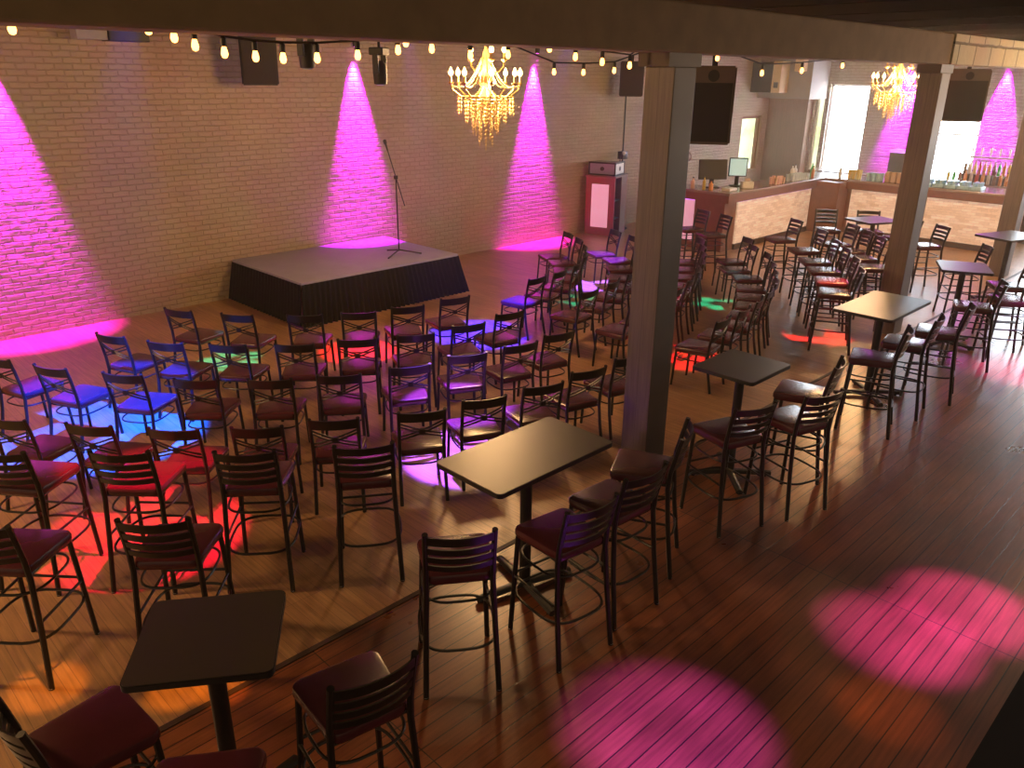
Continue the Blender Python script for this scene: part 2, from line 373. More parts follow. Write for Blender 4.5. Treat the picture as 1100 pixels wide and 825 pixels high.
for r, row in ((4, [(.89, 5.57), (1.45, 5.03), (2.03, 4.48), (2.64, 4.04)]), (5, [(.56, 4.63), (1.27, 4.04)])):
    for i, p in enumerate(row):
        x, y = from_back(*p, .26)
        lab = 'ladder-back bar stool with burgundy seat, %s from left in %s left-hand row' % (ORD[i], ROWS[r])
        place(stool0, x, y, aim(x, y), lab, 'bar stools behind the left-hand chair rows')
def polar(r, a): return FOC[0]+r*math.cos(R(a)), FOC[1]+r*math.sin(R(a))
right_rows = [  # (seat radius, angle) about the point the rows face
 [(3.12, 279.8), (3.2, 288), (3.26, 297), (3.28, 306.5), (3.28, 316), (3.3, 325.7), (3.3, 334.7)],
 [(4.04, 277.3), (4.06, 285.3), (4.1, 293.3), (4.12, 301.4), (4.13, 309.5), (4.16, 318.3), (4.26, 326.7), (4.19, 334.5)],
 [(4.84, 275.3), (4.87, 281.3), (4.9, 287.2), (4.92, 293), (4.95, 299), (5., 304.9), (5.07, 311.3), (5.17, 317.2), (5.33, 323.3)],
 [(5.87, 276.3), (5.9, 281.5), (5.93, 286.4), (5.96, 291.2), (5.99, 295.9), (5.98, 300.7), (6., 305.6), (6.05, 312.), (6., 317.4), (6.15, 323.1)]]
for r, row in enumerate(right_rows):
    for i, (ra, an) in enumerate(row):
        x, y = polar(ra, an)
        lab = 'black cross-back chair with burgundy seat, %s from the aisle in %s right-hand row' % (ORD[i], ROWS[r])
        place(chair0, x, y, an-180+random.uniform(-3, 3), lab, '%s row of cross-back chairs, right side' % ROWS[r])
for r, row in ((4, [(7., 295.7), (7., 301.1), (7., 306.4), (7.02, 311.5), (7.12, 318.2), (7.14, 325.7)]), (5, [(7.77, 309.2), (7.8, 313.9), (7.84, 317.8), (7.87, 321.7)])):
    for i, (ra, an) in enumerate(row):
        x, y = polar(ra, an)
        lab = 'ladder-back bar stool with burgundy seat, %s from the aisle in %s right-hand row' % (ORD[i], ROWS[r])
        place(stool0, x, y, an-180, lab, 'bar stools behind the right-hand chair rows')
for x, y, f, lab in [(12.38, 7.52, 151, 'ladder-back bar stool in front of the corner of the bar'), (12.57, 8.09, 157, 'ladder-back bar stool in front of the pink panel at the bar end')]:
    place(stool0, x, y, f, lab, 'bar stools before the bar end')
def stool_at(bx_, by_, face, lab, g='bar stools at the tall tables', d=.26):
    place(stool0, bx_+d*math.cos(R(face)), by_+d*math.sin(R(face)), face, lab, g)
stool_at(2.39, 2.79, 55, 'ladder-back bar stool seen from behind, at near left end of the beige-lit table')
stool_at(3.13, 2.5, 82, 'ladder-back bar stool at the beige-lit table, nearest of three on its right side')
stool_at(3.68, 2.53, 86, 'ladder-back bar stool at the beige-lit table, middle of three on its right side')
stool_at(4.38, 2.72, 118, 'ladder-back bar stool turned sideways in front of the nearest timber post')
stool_at(5.13, 2.6, 70, 'ladder-back bar stool beside the small dark table, nearest of three')
stool_at(5.75, 2.36, 72, 'pale-reflecting ladder-back bar stool beside the small dark table, middle of three')
stool_at(6.52, 2.6, 106, 'ladder-back bar stool seen edge-on, farthest of three beside the small dark table')
stool_at(1.44, 2.24, 80, 'ladder-back bar stool at the bottom centre, right of the black table')
stool_at(.33, 3.04, 4, 'ladder-back bar stool in the bottom left corner beside the black table', d=.24)
stool_at(.62, 2.22, 55, 'bar stool mostly cut off below the black table at the bottom edge')
stool_at(7.93, 2.55, 108, 'ladder-back bar stool at left end of the two-tone table behind the middle post')
stool_at(8.62, 2.5, 100, 'ladder-back bar stool on near side of the two-tone table, middle of three')
stool_at(9.32, 2.42, 105, 'ladder-back bar stool on near side of the two-tone table, right of three')
stool_at(10.78, 2.5, 112, 'ladder-back bar stool at near left corner of the bright white table')
stool_at(11.5, 2.3, 125, 'ladder-back bar stool with blue sheen on its seat, right of the bright white table')
stool_at(12.3, 2.55, 125, 'ladder-back bar stool behind the bright white table near the right edge')
stool_at(14.4, 4.4, 140, 'ladder-back bar stool standing alone right of the middle post')
stool_at(14.75, 4.95, 140, 'ladder-back bar stool half hidden behind the middle post')
stool_at(15.05, 5.9, 215, 'ladder-back bar stool behind the purple-lit small table')
stool_at(14.62, 6.5, 215, 'ladder-back bar stool in front of the dark corner of the bar')
stool_at(13.1, 3.35, 125, 'curved-back bar stool between the bright white table and the farthest post')

# ------------------------------------------------------------------ tables
def table(name, x, y, w, d, rz, label, base_rz=45):
    t = thing(name, label, 'table', (x, y, 0), rz, 'tall cafe tables')
    b = new(); slab(b, rounded(w, d, .035), 1.028, 1.056); obj('table_edge', b, 'edge', t)
    b = new(); slab(b, rounded(w-.008, d-.008, .033), 1.056, 1.06); obj('tabletop', b, 'laminate', t)
    b = new(); tube(b, [(0, 0, .05), (0, 0, 1.03)], .04, 16); obj('column', b, 'black', t)
    b = new(); box(b, (-.15, -.15, 1.008), (.15, .15, 1.028)); obj('mounting_plate', b, 'black', t, False)
    for k in range(4):
        b = new(); a = R(base_rz+90*k); c, s = math.cos(a), math.sin(a)
        tube(b, [(0, 0, .05), (c*.12, s*.12, .045), (c*.37, s*.37, .03)], [.036, .034, .03], 8, ry=.024); f = obj('base_arm', b, 'black', t)
        g = new(); lathe(g, [(.018, .0), (.018, .02)], 10, (c*.32, s*.32, 0)); obj('foot', g, 'black', f)
    return t
table('cafe_table', 3.37, 3.25, 1.07, .6, 0, 'long tall table with a beige sheen, before the nearest timber post', -15)
table('cafe_table', 5.9, 3.16, .66, .58, 0, 'small dark olive tall table right of the nearest timber post')
table('cafe_table', 1.07, 2.94, .6, .57, R(-35), 'black square tall table at the bottom left of the room')
table('cafe_table', 8.77, 3.12, 1.12, .63, 0, 'tall table half amber and half pale blue, in front of the middle post')
table('cafe_table', 11.47, 3.15, .68, .6, R(25), 'bright white-reflecting tall table right of the middle post')
table('cafe_table', 14.3, 5.5, .75, .62, R(-25), 'small purple and blue lit tall table left of the middle post')
table('cafe_table', 14.45, 3.4, .9, .62, R(-20), 'farthest tall table beside the farthest post at right edge')

# ------------------------------------------------------------------ stage and microphone
SX0, SX1, SY0, SY1, SZ = 5.53, 8.42, 9.76, 11.8, .62
st = thing('stage', 'low rectangular stage with grey deck and black pleated skirt against the brick wall', 'stage', ((SX0+SX1)/2, (SY0+SY1)/2, 0))
ox, oy = (SX0+SX1)/2, (SY0+SY1)/2
b = new(); box(b, (SX0-ox, SY0-oy, SZ-.06), (SX1-ox, SY1-oy, SZ), bev=.006); obj('deck', b, 'stage', st)
def skirt(p, q, nrm, flare=.1):
    bm = new(); L = math.hypot(q[0]-p[0], q[1]-p[1]); n = int(L/.012); rows = 5; grid = []
    for i in range(n+1):
        f = i/n; cols = []
        for k in range(rows):
            v = k/(rows-1); amp = .004+.022*v
            off = .008+amp*(1+math.sin(f*L*2*PI/.085+1.2*math.sin(f*9)+.6*math.sin(v*3+f*30)))+flare*v
            e = flare*v*(2*f-1)
            tx, ty = (q[0]-p[0])/L, (q[1]-p[1])/L
            cols.append(bm.verts.new((p[0]+(q[0]-p[0])*f+nrm[0]*off+tx*e, p[1]+(q[1]-p[1])*f+nrm[1]*off+ty*e, SZ-.03-(SZ-.035)*v)))
        grid.append(cols)
    for i in range(n):
        for k in range(rows-1): bm.faces.new((grid[i][k], grid[i+1][k], grid[i+1][k+1], grid[i][k+1]))
    return bm
x0, x1, y0, y1 = SX0-ox, SX1-ox, SY0-oy, SY1-oy
obj('skirt', skirt((x0, y0), (x1, y0), (0, -1)), 'skirt', st)
obj('skirt', skirt((x0, y1), (x0, y0), (-1, 0), .06), 'skirt', st)
obj('skirt', skirt((x1, y0), (x1, y1), (1, 0), .06), 'skirt', st)
for (x, y) in ((x0+.1, y0+.1), (x1-.1, y0+.1), (x0+.1, y1-.1), (x1-.1, y1-.1)):
    b = new(); tube(b, [(x, y, 0), (x, y, SZ-.06)], .025, 8); obj('leg', b, 'black', st)
ms = thing('microphone_stand', 'black boom microphone stand standing on the stage', 'microphone stand', (7.68, 10.36, SZ))
b = new(); tube(b, [(0, 0, .06), (0, 0, 1.22)], .011, 8); obj('pole', b, 'black', ms)
for a in (205, 325, 85):
    b = new(); tube(b, [(0, 0, .08), (.36*math.cos(R(a)), .36*math.sin(R(a)), .012)], .012, 8); obj('leg', b, 'black', ms)
b = new(); box(b, (-.025, -.025, 1.19), (.025, .025, 1.25), bev=.008); obj('clutch', b, 'black', ms)
d = Vector((-.69, .72, 0)).normalized()
b = new(); p0 = Vector((0, 0, 1.22)); a1 = p0 + d*.11 + Vector((0, 0, .40)); a0 = p0-(a1-p0)*1.1
tube(b, [a0, a1], .008, 8); obj('boom', b, 'black', ms)
b = new(); v = (a1-p0).normalized(); tube(b, [a1, a1+v*.1+Vector((0, 0, .0)), a1+v*.11, a1+v*.16, a1+v*.17], [.012, .016, .026, .026, .012], 10); obj('microphone', b, 'black', ms)

# ------------------------------------------------------------------ DJ corner
dj = thing('dj_booth', 'red wooden DJ booth with a glowing pink panel against the brick wall', 'booth', (14.1, 11.07, 0), R(107))
# local x runs along the front face, local -y looks into the room... front face lies on y=0
bx('side_panel', (0, -.75, 0), (.68, -.72, 1.26), 'booth', dj); bx('front_panel', (0, -.03, 0), (.68, 0, 1.26), 'booth', dj)
bx('side_panel', (0, -.72, 0), (.03, -.4, 1.26), 'barwood', dj); bx('side_panel', (.65, -.72, 0), (.68, -.03, 1.26), 'booth', dj)
bx('top', (-.02, -.78, 1.26), (.7, .02, 1.3), 'barwood', dj, .006); bx('lit_panel', (.14, 0, .18), (.54, .012, 1.12), 'pinkpanel', dj)
for z in (.35, .75): bx('shelf', (.03, -.4, z), (.65, -.03, z+.025), 'darkwood', dj)
cs = thing('equipment_case', 'grey and white equipment case with black corners on top of the DJ booth', 'case', (14.13, 11.12, 1.3), R(107))
bx('body', (.02, -.58, .01), (.62, -.06, .27), 'grey', cs, .01)
for (lo, hi) in (((.0, -.06, 0), (.64, -.04, .03)), ((.0, -.06, .25), (.64, -.04, .28)), ((0, -.06, 0), (.03, -.04, .28)), ((.61, -.06, 0), (.64, -.04, .28)), ((-.0, -.6, 0), (.02, -.04, .03)), ((0, -.6, .25), (.02, -.04, .28)), ((0, -.6, 0), (.02, -.57, .28))):
    bx('corner_trim', lo, hi, 'black', cs)
bx('end_panel', (.005, -.55, .03), (.02, -.08, .25), 'white', cs)
b = new(); tube(b, [(.32, -.06, .14), (.32, -.045, .14)], .045, 18); obj('front_emblem', b, 'black', cs)
b = new(); tube(b, [(.008, -.31, .14), (.0, -.31, .14)], .05, 18); obj('end_emblem', b, 'black', cs)
sp = thing('speaker_pole', 'thin black pole stand behind the DJ booth carrying a speaker', 'speaker stand', (15.02, 11.62, 0))
b = new(); tube(b, [(0, 0, .02), (0, 0, 2.93)], .018, 10); obj('pole', b, 'black', sp)
b = new(); box(b, (-.09, -.08, 1.58), (.09, .08, 1.75), bev=.01); obj('clamp_box', b, 'black', sp)
b = new(); lathe(b, [(.2, 0), (.2, .02), (.05, .05)], 20); obj('base', b, 'black', sp)
def speaker(name, x, y, z, w, d, h, rz, tilt, label, side='speaker', arch=False):
    t = thing(name, label, 'speaker', (x, y, z), rz, 'hanging and pole mounted loudspeakers')
    t.rotation_euler = (R(tilt), 0, rz)
    b = new(); slab(b, [(-w/2, -d/2), (w/2, -d/2), (w*.36, d/2), (-w*.36, d/2)], 0, h); bmesh.ops.bevel(b, geom=b.edges[:], offset=.018, segments=2, affect='EDGES'); obj('cabinet', b, side, t)
    b = new(); slab(b, [(-w/2+.03, -d/2-.012), (w/2-.03, -d/2-.012), (w/2-.03, -d/2+.01), (-w/2+.03, -d/2+.01)], .03, h-(.17 if arch else .03)); obj('grille', b, 'grille', t, False)
    if arch:
        b = new(); tube(b, [(0, -d/2+.03, h-.1), (0, -d/2-.012, h-.1)], .06, 18); obj('horn', b, 'black', t)
    b = new(); box(b, (-.03, -.02, h-.02), (.03, .02, h+.12)); obj('bracket', b, 'black', t, False)
    return t
speaker('loudspeaker', 15.02, 11.5, 2.93, .52, .36, .72, R(-50), 0, 'black loudspeaker on the pole above the DJ booth')
speaker('loudspeaker', 6.1, 11.45, 3.2, .52, .4, .68, R(-22), 8, 'black loudspeaker hung high on the brick wall, left of the stage')
speaker('loudspeaker', 8.05, 5.05, 2.66, .47, .44, .8, R(-58), 0, 'big dark hanging loudspeaker just right of the nearest timber post', 'spside', True)
speaker('loudspeaker', 14.6, 4.55, 2.72, .6, .5, .78, R(-66), 0, 'dark hanging loudspeaker in front of the bright window, right of middle post', 'spside', True)

# ------------------------------------------------------------------ fixtures under the ceiling at the brick wall
w = thing('wall_amplifier', 'grey and black amplifier box high on the brick wall near the left edge', 'amplifier', (4.2, 11.72, 3.72))
bx('grey_section', (-.45, -.12, 0), (-.07, .12, .22), 'grey', w, .01); bx('black_section', (-.07, -.14, -.01), (.45, .14, .22), 'black', w, .01)
def moving_head(x, y, z, label):
    t = thing('moving_head_light', label, 'stage light', (x, y, z), R(30), 'black stage lights under the beam'); t.scale = (.75, .75, .72)
    bx('base', (-.12, -.1, .22), (.12, .1, .32), 'speaker', t, .015)
    for s in (-1, 1): bx('yoke_arm', (s*.13-.02, -.04, -.02), (s*.13+.02, .04, .24), 'speaker', t, .008)
    b = new(); lathe(b, [(.05, -.16), (.085, -.15), (.095, -.02), (.085, .1), (.05, .15)], 16); obj('head', b, 'speaker', t)
    b = new(); lathe(b, [(.045, -.17), (.06, -.158)], 16); obj('lens', b, 'glass', t)
    b = new(); tube(b, [(0, 0, .32), (0, 0, 4.3-z)], .02, 8); obj('hanging_rod', b, 'black', t)
moving_head(5.05, 7.0, 3.36, 'black moving head stage light hanging left of the near chandelier')
moving_head(4.05, 6.7, 3.5, 'black stage light partly hidden by the beam, right of the wall speaker')
def washer(x, y, z, rz, label):
    t = thing('wall_wash_light', label, 'wall light', (x, y, z), rz, 'magenta wall wash lights')
    b = new(); lathe(b, [(.03, -.09), (.045, -.085), (.05, .0), (.04, .06), (.02, .08)], 14); obj('housing', b, 'black', t)
    b = new(); lathe(b, [(.002, -.093), (.028, -.091)], 14); obj('lens', b, 'magled', t)
    b = new(); tube(b, [(0, 0, .06), (0, .05, .08), (0, .1, .08)], .012, 8); obj('bracket', b, 'black', t)
WASH = [(2.7, 'left edge of the photo'), (8.03, 'the microphone stand'), (12.3, 'the near chandelier and DJ booth')]
washer(2.7, WY-.1, 3.84, 0, 'small magenta wall light at the left edge of the brick wall')
washer(8.03, WY-.1, 3.84, 0, 'small magenta wall light above the stage and microphone stand')
washer(12.3, WY-.1, 3.84, 0, 'small magenta wall light just right of the near chandelier')
washer(FX-.1, 6.05, 3.84, R(-90), 'small magenta wall light between the far windows')
washer(FX-.1, 8.25, 3.84, R(-90), 'small magenta wall light behind the far chandelier')
hv = thing('wall_unit', 'dark grey unit with cream end panel on the far soffit', 'air conditioner', (20.9, 11.3, 2.97))
bx('body', (-.1, -.05, 0), (.3, .95, .75), 'black', hv, .02); bx('cream_panel', (-.14, -.3, .0), (.3, -.05, .78), 'cream', hv, .01); bx('vent', (-.15, -.24, .12), (-.139, -.12, .26), 'black', hv)
tag(bx('corner_bracket', (20.95, 10.5, 3.5), (21.19, 10.75, 3.85), 'cream', None, .02), 'small cream bracket on the soffit beside the dark grey unit', 'bracket')

# ------------------------------------------------------------------ string lights
def garland(name, label, bulbs, y, sagpts):
    t = thing(name, label, 'string lights', (0, 0, 0), 0, 'festoon lights along the beam')
    b = new(); tube(b, sagpts, .007, 6); obj('cable', b, 'black', t)
    for x, z in bulbs:
        s = new(); lathe(s, [(.016, .035), (.016, .075), (.008, .085)], 10, (x, y, z)); so = obj('socket', s, 'black', t)
        g = new(); lathe(g, [(.003, -.02), (.013, -.015), (.018, 0), (.015, .018), (.01, .036)], 12, (x, y, z)); obj('bulb', g, 'warmdim', t)
GY = 4.16
g1 = [(1.67, 3.53), (1.79, 3.5), (1.89, 3.465), (2.04, 3.435), (2.21, 3.42), (2.37, 3.415), (2.58, 3.42), (2.85, 3.44), (3.14, 3.475)]
g2 = [(3.2, 3.52), (3.4, 3.49), (3.72, 3.46), (4.06, 3.47), (4.47, 3.52), (4.75, 3.47), (5.06, 3.44), (5.4, 3.42)]
g3 = [(6.66, 3.5), (7.47, 3.38), (8.27, 3.41), (9.2, 3.47)]
def wire(bl): return [(x, GY, z+.085) for x, z in bl]
garland('string_lights', 'warm festoon bulbs hanging in a swag along left part of the beam', g1, GY, [(1.15, GY, 3.61), (1.4, GY, 3.615)]+wire(g1))
garland('string_lights', 'warm festoon bulbs either side of the near chandelier, left of the nearest post', g2, GY, wire(g2)+[(5.6, GY, 3.6)])
garland('string_lights', 'warm festoon bulbs between the nearest and middle timber posts', g3, GY, [(6.2, GY, 3.6)]+wire(g3)+[(10., GY, 3.6)])
g4 = [(1.09, 3.51)]
garland('string_lights', 'single warm festoon bulb at the top left corner', g4, GY, [(.2, GY, 3.62), (.7, GY, 3.6), (1.09, GY, 3.595)])
g5 = [(4.86, 3.37), (5.3, 3.36), (4.1, 3.4)]
garland('string_lights', 'lower row of warm bulbs left of the pole speaker', [(5.6, 3.37), (6.0, 3.37), (6.45, 3.39)], 5.15, [(5.0, 5.15, 3.6), (5.6, 5.15, 3.455), (6., 5.15, 3.455), (6.45, 5.15, 3.475), (7., 5.15, 3.6)])

# ------------------------------------------------------------------ chandeliers
def chandelier(x, y, zb, k, label):
    t = thing('chandelier', label, 'chandelier', (x, y, zb), 0, 'crystal chandeliers')
    b = new(); lathe(b, [(.02, .5), (.05, .52), (.07, .6), (.045, .7), (.065, .8), (.04, .95), (.05, 1.05), (.02, 1.15), (.012, 1.2)], 14); obj('column', b, 'crystal', t)
    b = new(); tube(b, [(0, 0, 1.18), (0, 0, 4.3-zb)], .01, 8); obj('rod', b, 'gold', t)
    def arm(a, r, zr, z2):
        c, s = math.cos(a), math.sin(a); b = new()
        tube(b, [(c*.05, s*.05, zr), (c*r*.35, s*r*.35, zr-.11), (c*r*.7, s*r*.7, zr-.1), (c*r*.95, s*r*.95, z2-.08), (c*r, s*r, z2-.02)], .009, 6); m = obj('arm', b, 'gold', t)
        b = new(); lathe(b, [(.012, -.03), (.035, -.01), (.04, 0), (.014, .005), (.013, .07)], 10, (c*r, s*r, z2)); obj('candle_cup', b, 'gold', m)
        b = new(); lathe(b, [(.006, .07), (.026, .09), (.03, .11), (.018, .14), (.004, .17)], 10, (c*r, s*r, z2)); obj('bulb', b, 'warm', m)
    for i in range(8): arm(2*PI*i/8+.2, .42, .72, .78)
    for i in range(5): arm(2*PI*i/5+.5, .22, 1.0, 1.04)
    strands = {}
    for r, n, z0, ln in ((.34, 26, .62, .18), (.25, 20, .58, .23), (.16, 14, .54, .32), (.08, 8, .5, .42), (.0, 1, .44, .5)):
        if r:
            b = new(); hoop(b, z0, r, r, .008, p=2); obj('ring', b, 'gold', t)
        for i in range(n):
            a = 2*PI*i/n; L = ln*(1 if i % 2 else .82); nb = max(3, int(L/.04)); b = new(); pr = []
            for q in range(nb):
                zz = -q*L/nb; h = L/nb
                pr += [(.003, zz), (.014, zz-h*.35), (.012, zz-h*.6), (.003, zz-h*.95)]
            pr += [(.011, -L-.01), (.002, -L-.045)]
            lathe(b, pr, 6, (r*math.cos(a), r*math.sin(a), z0)); obj('crystal_strand', b, 'crystal', t)
    for i in range(8):
        a = 2*PI*i/8+.2; b = new(); c, s = math.cos(a), math.sin(a)
        pts = [(c*(.05+(.37)*f), s*(.05+.37*f), 1.05-.3*f-.14*math.sin(PI*f)) for f in [q/10 for q in range(11)]]
        tube(b, pts, [.006 if q % 2 else .011 for q in range(11)], 6); obj('bead_chain', b, 'crystal', t)
    return t
chandelier(6.95, 7.5, 2.48, 1, 'near crystal chandelier with lit candle bulbs hanging before the brick wall')
chandelier(15.4, 5.92, 2.5, 1, 'far crystal chandelier hanging in front of the far windows')

# ------------------------------------------------------------------ bar
BZ = 1.2
bar = thing('bar_counter', 'L-shaped wooden bar with pale glowing stone front panels', 'bar counter', (14.4, 8.5, 0))
def bb(name, lo, hi, m, bev=0.): return bx(name, (lo[0]-14.4, lo[1]-8.5, lo[2]), (hi[0]-14.4, hi[1]-8.5, hi[2]), m, bar, bev)
bb('counter_top', (14.3, 8.36, BZ-.05), (18.75, 9.1, BZ), 'bartop', .008); bb('counter_top', (14.3, 9.1, BZ-.05), (15.0, 10.0, BZ), 'bartop', .008); bb('counter_top', (18.45, 4.3, BZ-.05), (19.5, 8.36, BZ), 'bartop', .008); bb('counter_top', (18.45, 8.36, BZ-.051), (19.5, 9.1, BZ-.001), 'bartop', .008)
bb('fascia', (14.32, 8.38, BZ-.2), (18.5, 8.46, BZ-.05), 'barwood'); bb('fascia', (14.32, 8.46, BZ-.2), (14.4, 9.95, BZ-.05), 'barwood'); bb('fascia', (18.47, 4.33, BZ-.2), (18.55, 8.38, BZ-.05), 'barwood')
bb('carcass', (14.4, 8.5, 0), (18.6, 8.95, BZ-.05), 'barwood'); bb('carcass', (14.4, 8.95, 0), (14.9, 9.95, BZ-.05), 'barwood'); bb('carcass', (18.6, 4.4, 0), (19.3, 8.9, BZ-.05), 'barwood')
bb('corner_block', (18.1, 7.85, 0), (18.6, 8.5, BZ-.05), 'barwood', .01)
bb('stone_panel', (14.85, 8.465, .12), (18.05, 8.5, BZ-.22), 'panel'); bb('end_panel', (14.37, 9.2, .15), (14.4, 9.85, BZ-.22), 'pinkpanel')
bb('stone_panel', (18.565, 6.3, .12), (18.6, 7.75, BZ-.22), 'panel'); bb('stone_panel', (18.565, 4.5, .12), (18.6, 6.1, BZ-.22), 'panel')
bb('led_strip', (14.365, 9.2, BZ-.22), (14.395, 9.85, BZ-.2), 'purple'); bb('led_strip', (14.85, 8.462, BZ-.225), (18.05, 8.47, BZ-.205), 'purple')
bb('kick_board', (14.85, 8.45, 0), (18.05, 8.5, .11), 'darkwood'); bb('kick_board', (18.55, 4.5, 0), (18.6, 7.75, .11), 'darkwood')
bk = thing('back_bar', 'dark back counter with bottle shelf under the far windows', 'counter', (20.2, 4.4, 0))
bx('cabinet', (0, 0, 0), (.55, 5.2, 1.12), 'darkwood', bk); bx('counter_top', (-.03, -.03, 1.12), (.58, 5.23, 1.16), 'bartop', bk, .006)
bx('bottle_step', (.3, .5, 1.16), (.55, 1.75, 1.339), 'darkwood', bk)
def bottle(x, y, z, h, m, label, grp, r=.037):
    t = thing('bottle', label, 'bottle', (x, y, z), 0, grp)
    b = new(); lathe(b, [(r*.9, 0), (r, .01), (r, h*.6), (r*.8, h*.68), (r*.36, h*.78), (r*.34, h*.94)], 12); obj('glass', b, m, t)
    b = new(); lathe(b, [(r*.4, h*.93), (r*.4, h)], 10); obj('cap', b, 'black', t)
    return t
bc = ['amber', 'clear', 'yellow', 'amber', 'green', 'brown', 'orange', 'amber', 'red', 'yellow', 'clear', 'brown']
for i in range(12):
    bottle(20.62, 4.98+i*.1, 1.34, .3, 'b_'+bc[i], '%s liquor bottle, %s from right on the raised back bar step' % (bc[i], ORD[i]), 'liquor bottles on the back bar step')
for i in range(12):
    bottle(20.33, 5.0+i*.12, 1.16, .29, 'b_'+bc[(i*5+2) % 12], '%s bottle, %s from right in the lower back bar row' % (bc[(i*5+2) % 12], ORD[i]), 'bottles in the lower back bar row')
tp = thing('beer_tap_tower', 'beer tap rail with six white handles above the back bar bottles', 'beer taps', (20.72, 5.05, 1.34))
b = new(); tube(b, [(0, 0, .0), (0, 0, .36), (0, 1.0, .36), (0, 1.0, 0)], .022, 8); obj('rail', b, 'glide', tp)
for i in range(6):
    b = new(); lathe(b, [(.012, .38), (.02, .46), (.026, .56), (.01, .58)], 8, (-.02, .02+i*.19, 0)); obj('handle', b, 'white', tp)
# things on the bar
def cup(x, y, z, h, r, m, name, label, cat, grp):
    b = new(); lathe(b, [(r*.75, 0), (r, h), (r*.9, h), (r*.66, .01)], 14, cap=False); bmesh.ops.holes_fill(b, edges=[e for e in b.edges if e.is_boundary and all(v.co.z < .02 for v in e.verts)])
    return tag(obj(name, b, m, None, True, (x, y, z)), label, cat, grp)
bottle(14.38, 9.93, BZ, .24, 'white', 'white bottle at the left end of the bar', None, .035)
bottle(14.42, 9.3, BZ, .23, 'b_peach', 'peach coloured squeeze bottle on the bar end', None, .045)
bottle(14.46, 9.06, BZ, .26, 'b_yellow', 'tall pale yellow bottle on the bar end', None, .035)
bottle(14.5, 8.92, BZ, .19, 'b_orange', 'short orange yellow bottle on the bar end', None, .045)
bx_ = bx('napkin_stack', (14.62, 8.55, BZ), (14.9, 8.75, BZ+.05), 'white', None, .01); tag(bx_, 'pale napkin stack near the corner of the bar top', 'napkins')
t = thing('flower_ornament', 'purple glowing flower-like ornament at the bar end beside the post', 'ornament', (14.52, 9.72, BZ))
b = new(); lathe(b, [(.07, 0), (.05, .05), (.03, .2), (.05, .3)], 14); obj('vase', b, 'black', t)
for i in range(9):
    a = 2*PI*i/9; b = new(); bmesh.ops.create_uvsphere(b, u_segments=10, v_segments=8, radius=.055, matrix=Matrix.Translation((.09*math.cos(a), .09*math.sin(a), .42+.07*math.sin(i*2.1)))); obj('bloom', b, 'purple', t)
b = new(); hoop(b, 0, .1, .12, .02, p=2); bmesh.ops.transform(b, matrix=Matrix.Translation((.0, -.14, .62)) @ Matrix.Rotation(R(80), 4, 'Y'), verts=b.verts); obj('ring', b, 'glide', t)
t = thing('register_screen', 'dark register monitor seen from behind on the bar', 'monitor', (14.9, 9.16, BZ), R(-40))
bx('screen', (-.3, -.02, .16), (.3, .02, .56), 'speaker', t, .01, Matrix.Rotation(R(-10), 4, 'X')); bx('stand', (-.04, 0, .02), (.04, .06, .3), 'black', t); bx('foot', (-.14, -.1, 0), (.14, .12, .02), 'black', t, .005)
t = thing('point_of_sale_screen', 'small cyan lit screen on the bar beside the dark register monitor', 'monitor', (15.45, 8.9, BZ), R(-52))
bx('housing', (-.19, .0, .2), (.19, .04, .58), 'black', t, .01); bx('display', (-.17, -.006, .22), (.17, 0, .56), 'screen', t); bx('stand', (-.04, .02, 0), (.04, .07, .22), 'black', t); bx('foot', (-.14, -.06, 0), (.14, .14, .02), 'black', t, .005)
t = thing('card_printer', 'white receipt printer on the bar below the cyan screen', 'printer', (15.35, 8.6, BZ), R(-45)); bx('body', (-.12, -.1, 0), (.12, .1, .14), 'white', t, .02); bx('paper', (-.05, -.02, .14), (.05, .0, .2), 'paper', t)
for i in range(8):
    cup(16.35+.11*(i % 4), 8.48+.12*(i//4), BZ, .13+.02*(i % 3), .04, 'b_peach' if i % 3 else 'paper', 'paper_cup', 'peach paper cup, %s in the cluster on the middle of the bar' % ORD[i], 'cup', 'paper cups on the bar')
for i in range(14):
    cup(17.15+.1*(i % 7), 8.5+.13*(i//7), BZ, .15, .036, 'glass', 'glass_tumbler', 'clear blue tumbler in the %s row along the bar, %s from left' % (('front', 'back')[i//7], ORD[i % 7]), 'glass', 'tumblers along the bar')
for i, x in enumerate((17.72, 17.86)): bottle(x, 8.82, BZ, .3, 'white', 'white bottle, %s of two behind the tumblers' % ('left', 'right')[i], 'white bottle pair', .045)
bottle(18.2, 8.55, BZ, .27, 'b_amber', 'amber bottle near the inner corner of the bar', None); bottle(18.35, 8.65, BZ, .3, 'b_green', 'green bottle near the inner corner of the bar', None)
bottle(18.75, 8.15, BZ, .28, 'white', 'white bottle in front of the bright window on the bar', None)
for i in range(6): cup(18.68+.1*(i % 2), 7.9+.1*-(i//2), BZ, .2, .045, 'b_yellow', 'pitcher_glass', 'pale yellow glass, %s on the far bar before the window' % ORD[i], 'glass', 'yellow glasses on the far bar')
for i in range(9): cup(18.62+.11*(i % 3), 7.45-.11*(i//3), BZ, .17, .045, 'ice', 'blue_tumbler', 'stacked pale blue tumbler, %s in the cluster on the far bar' % ORD[i], 'glass', 'blue tumblers on the far bar')
for i in range(4): bx_ = bx('paper_bag', (18.66, 7.0-.13*i, BZ), (18.8, 7.1-.13*i, BZ+.22), 'paper', None, .012); tag(bx_, 'brown paper menu holder, %s from left on the far bar' % ORD[i], 'menu holder', 'paper menu holders')
t = thing('glass_cooler', 'small glass-fronted cooler standing on the far bar beside the middle post', 'cooler', (19.1, 6.95, BZ))
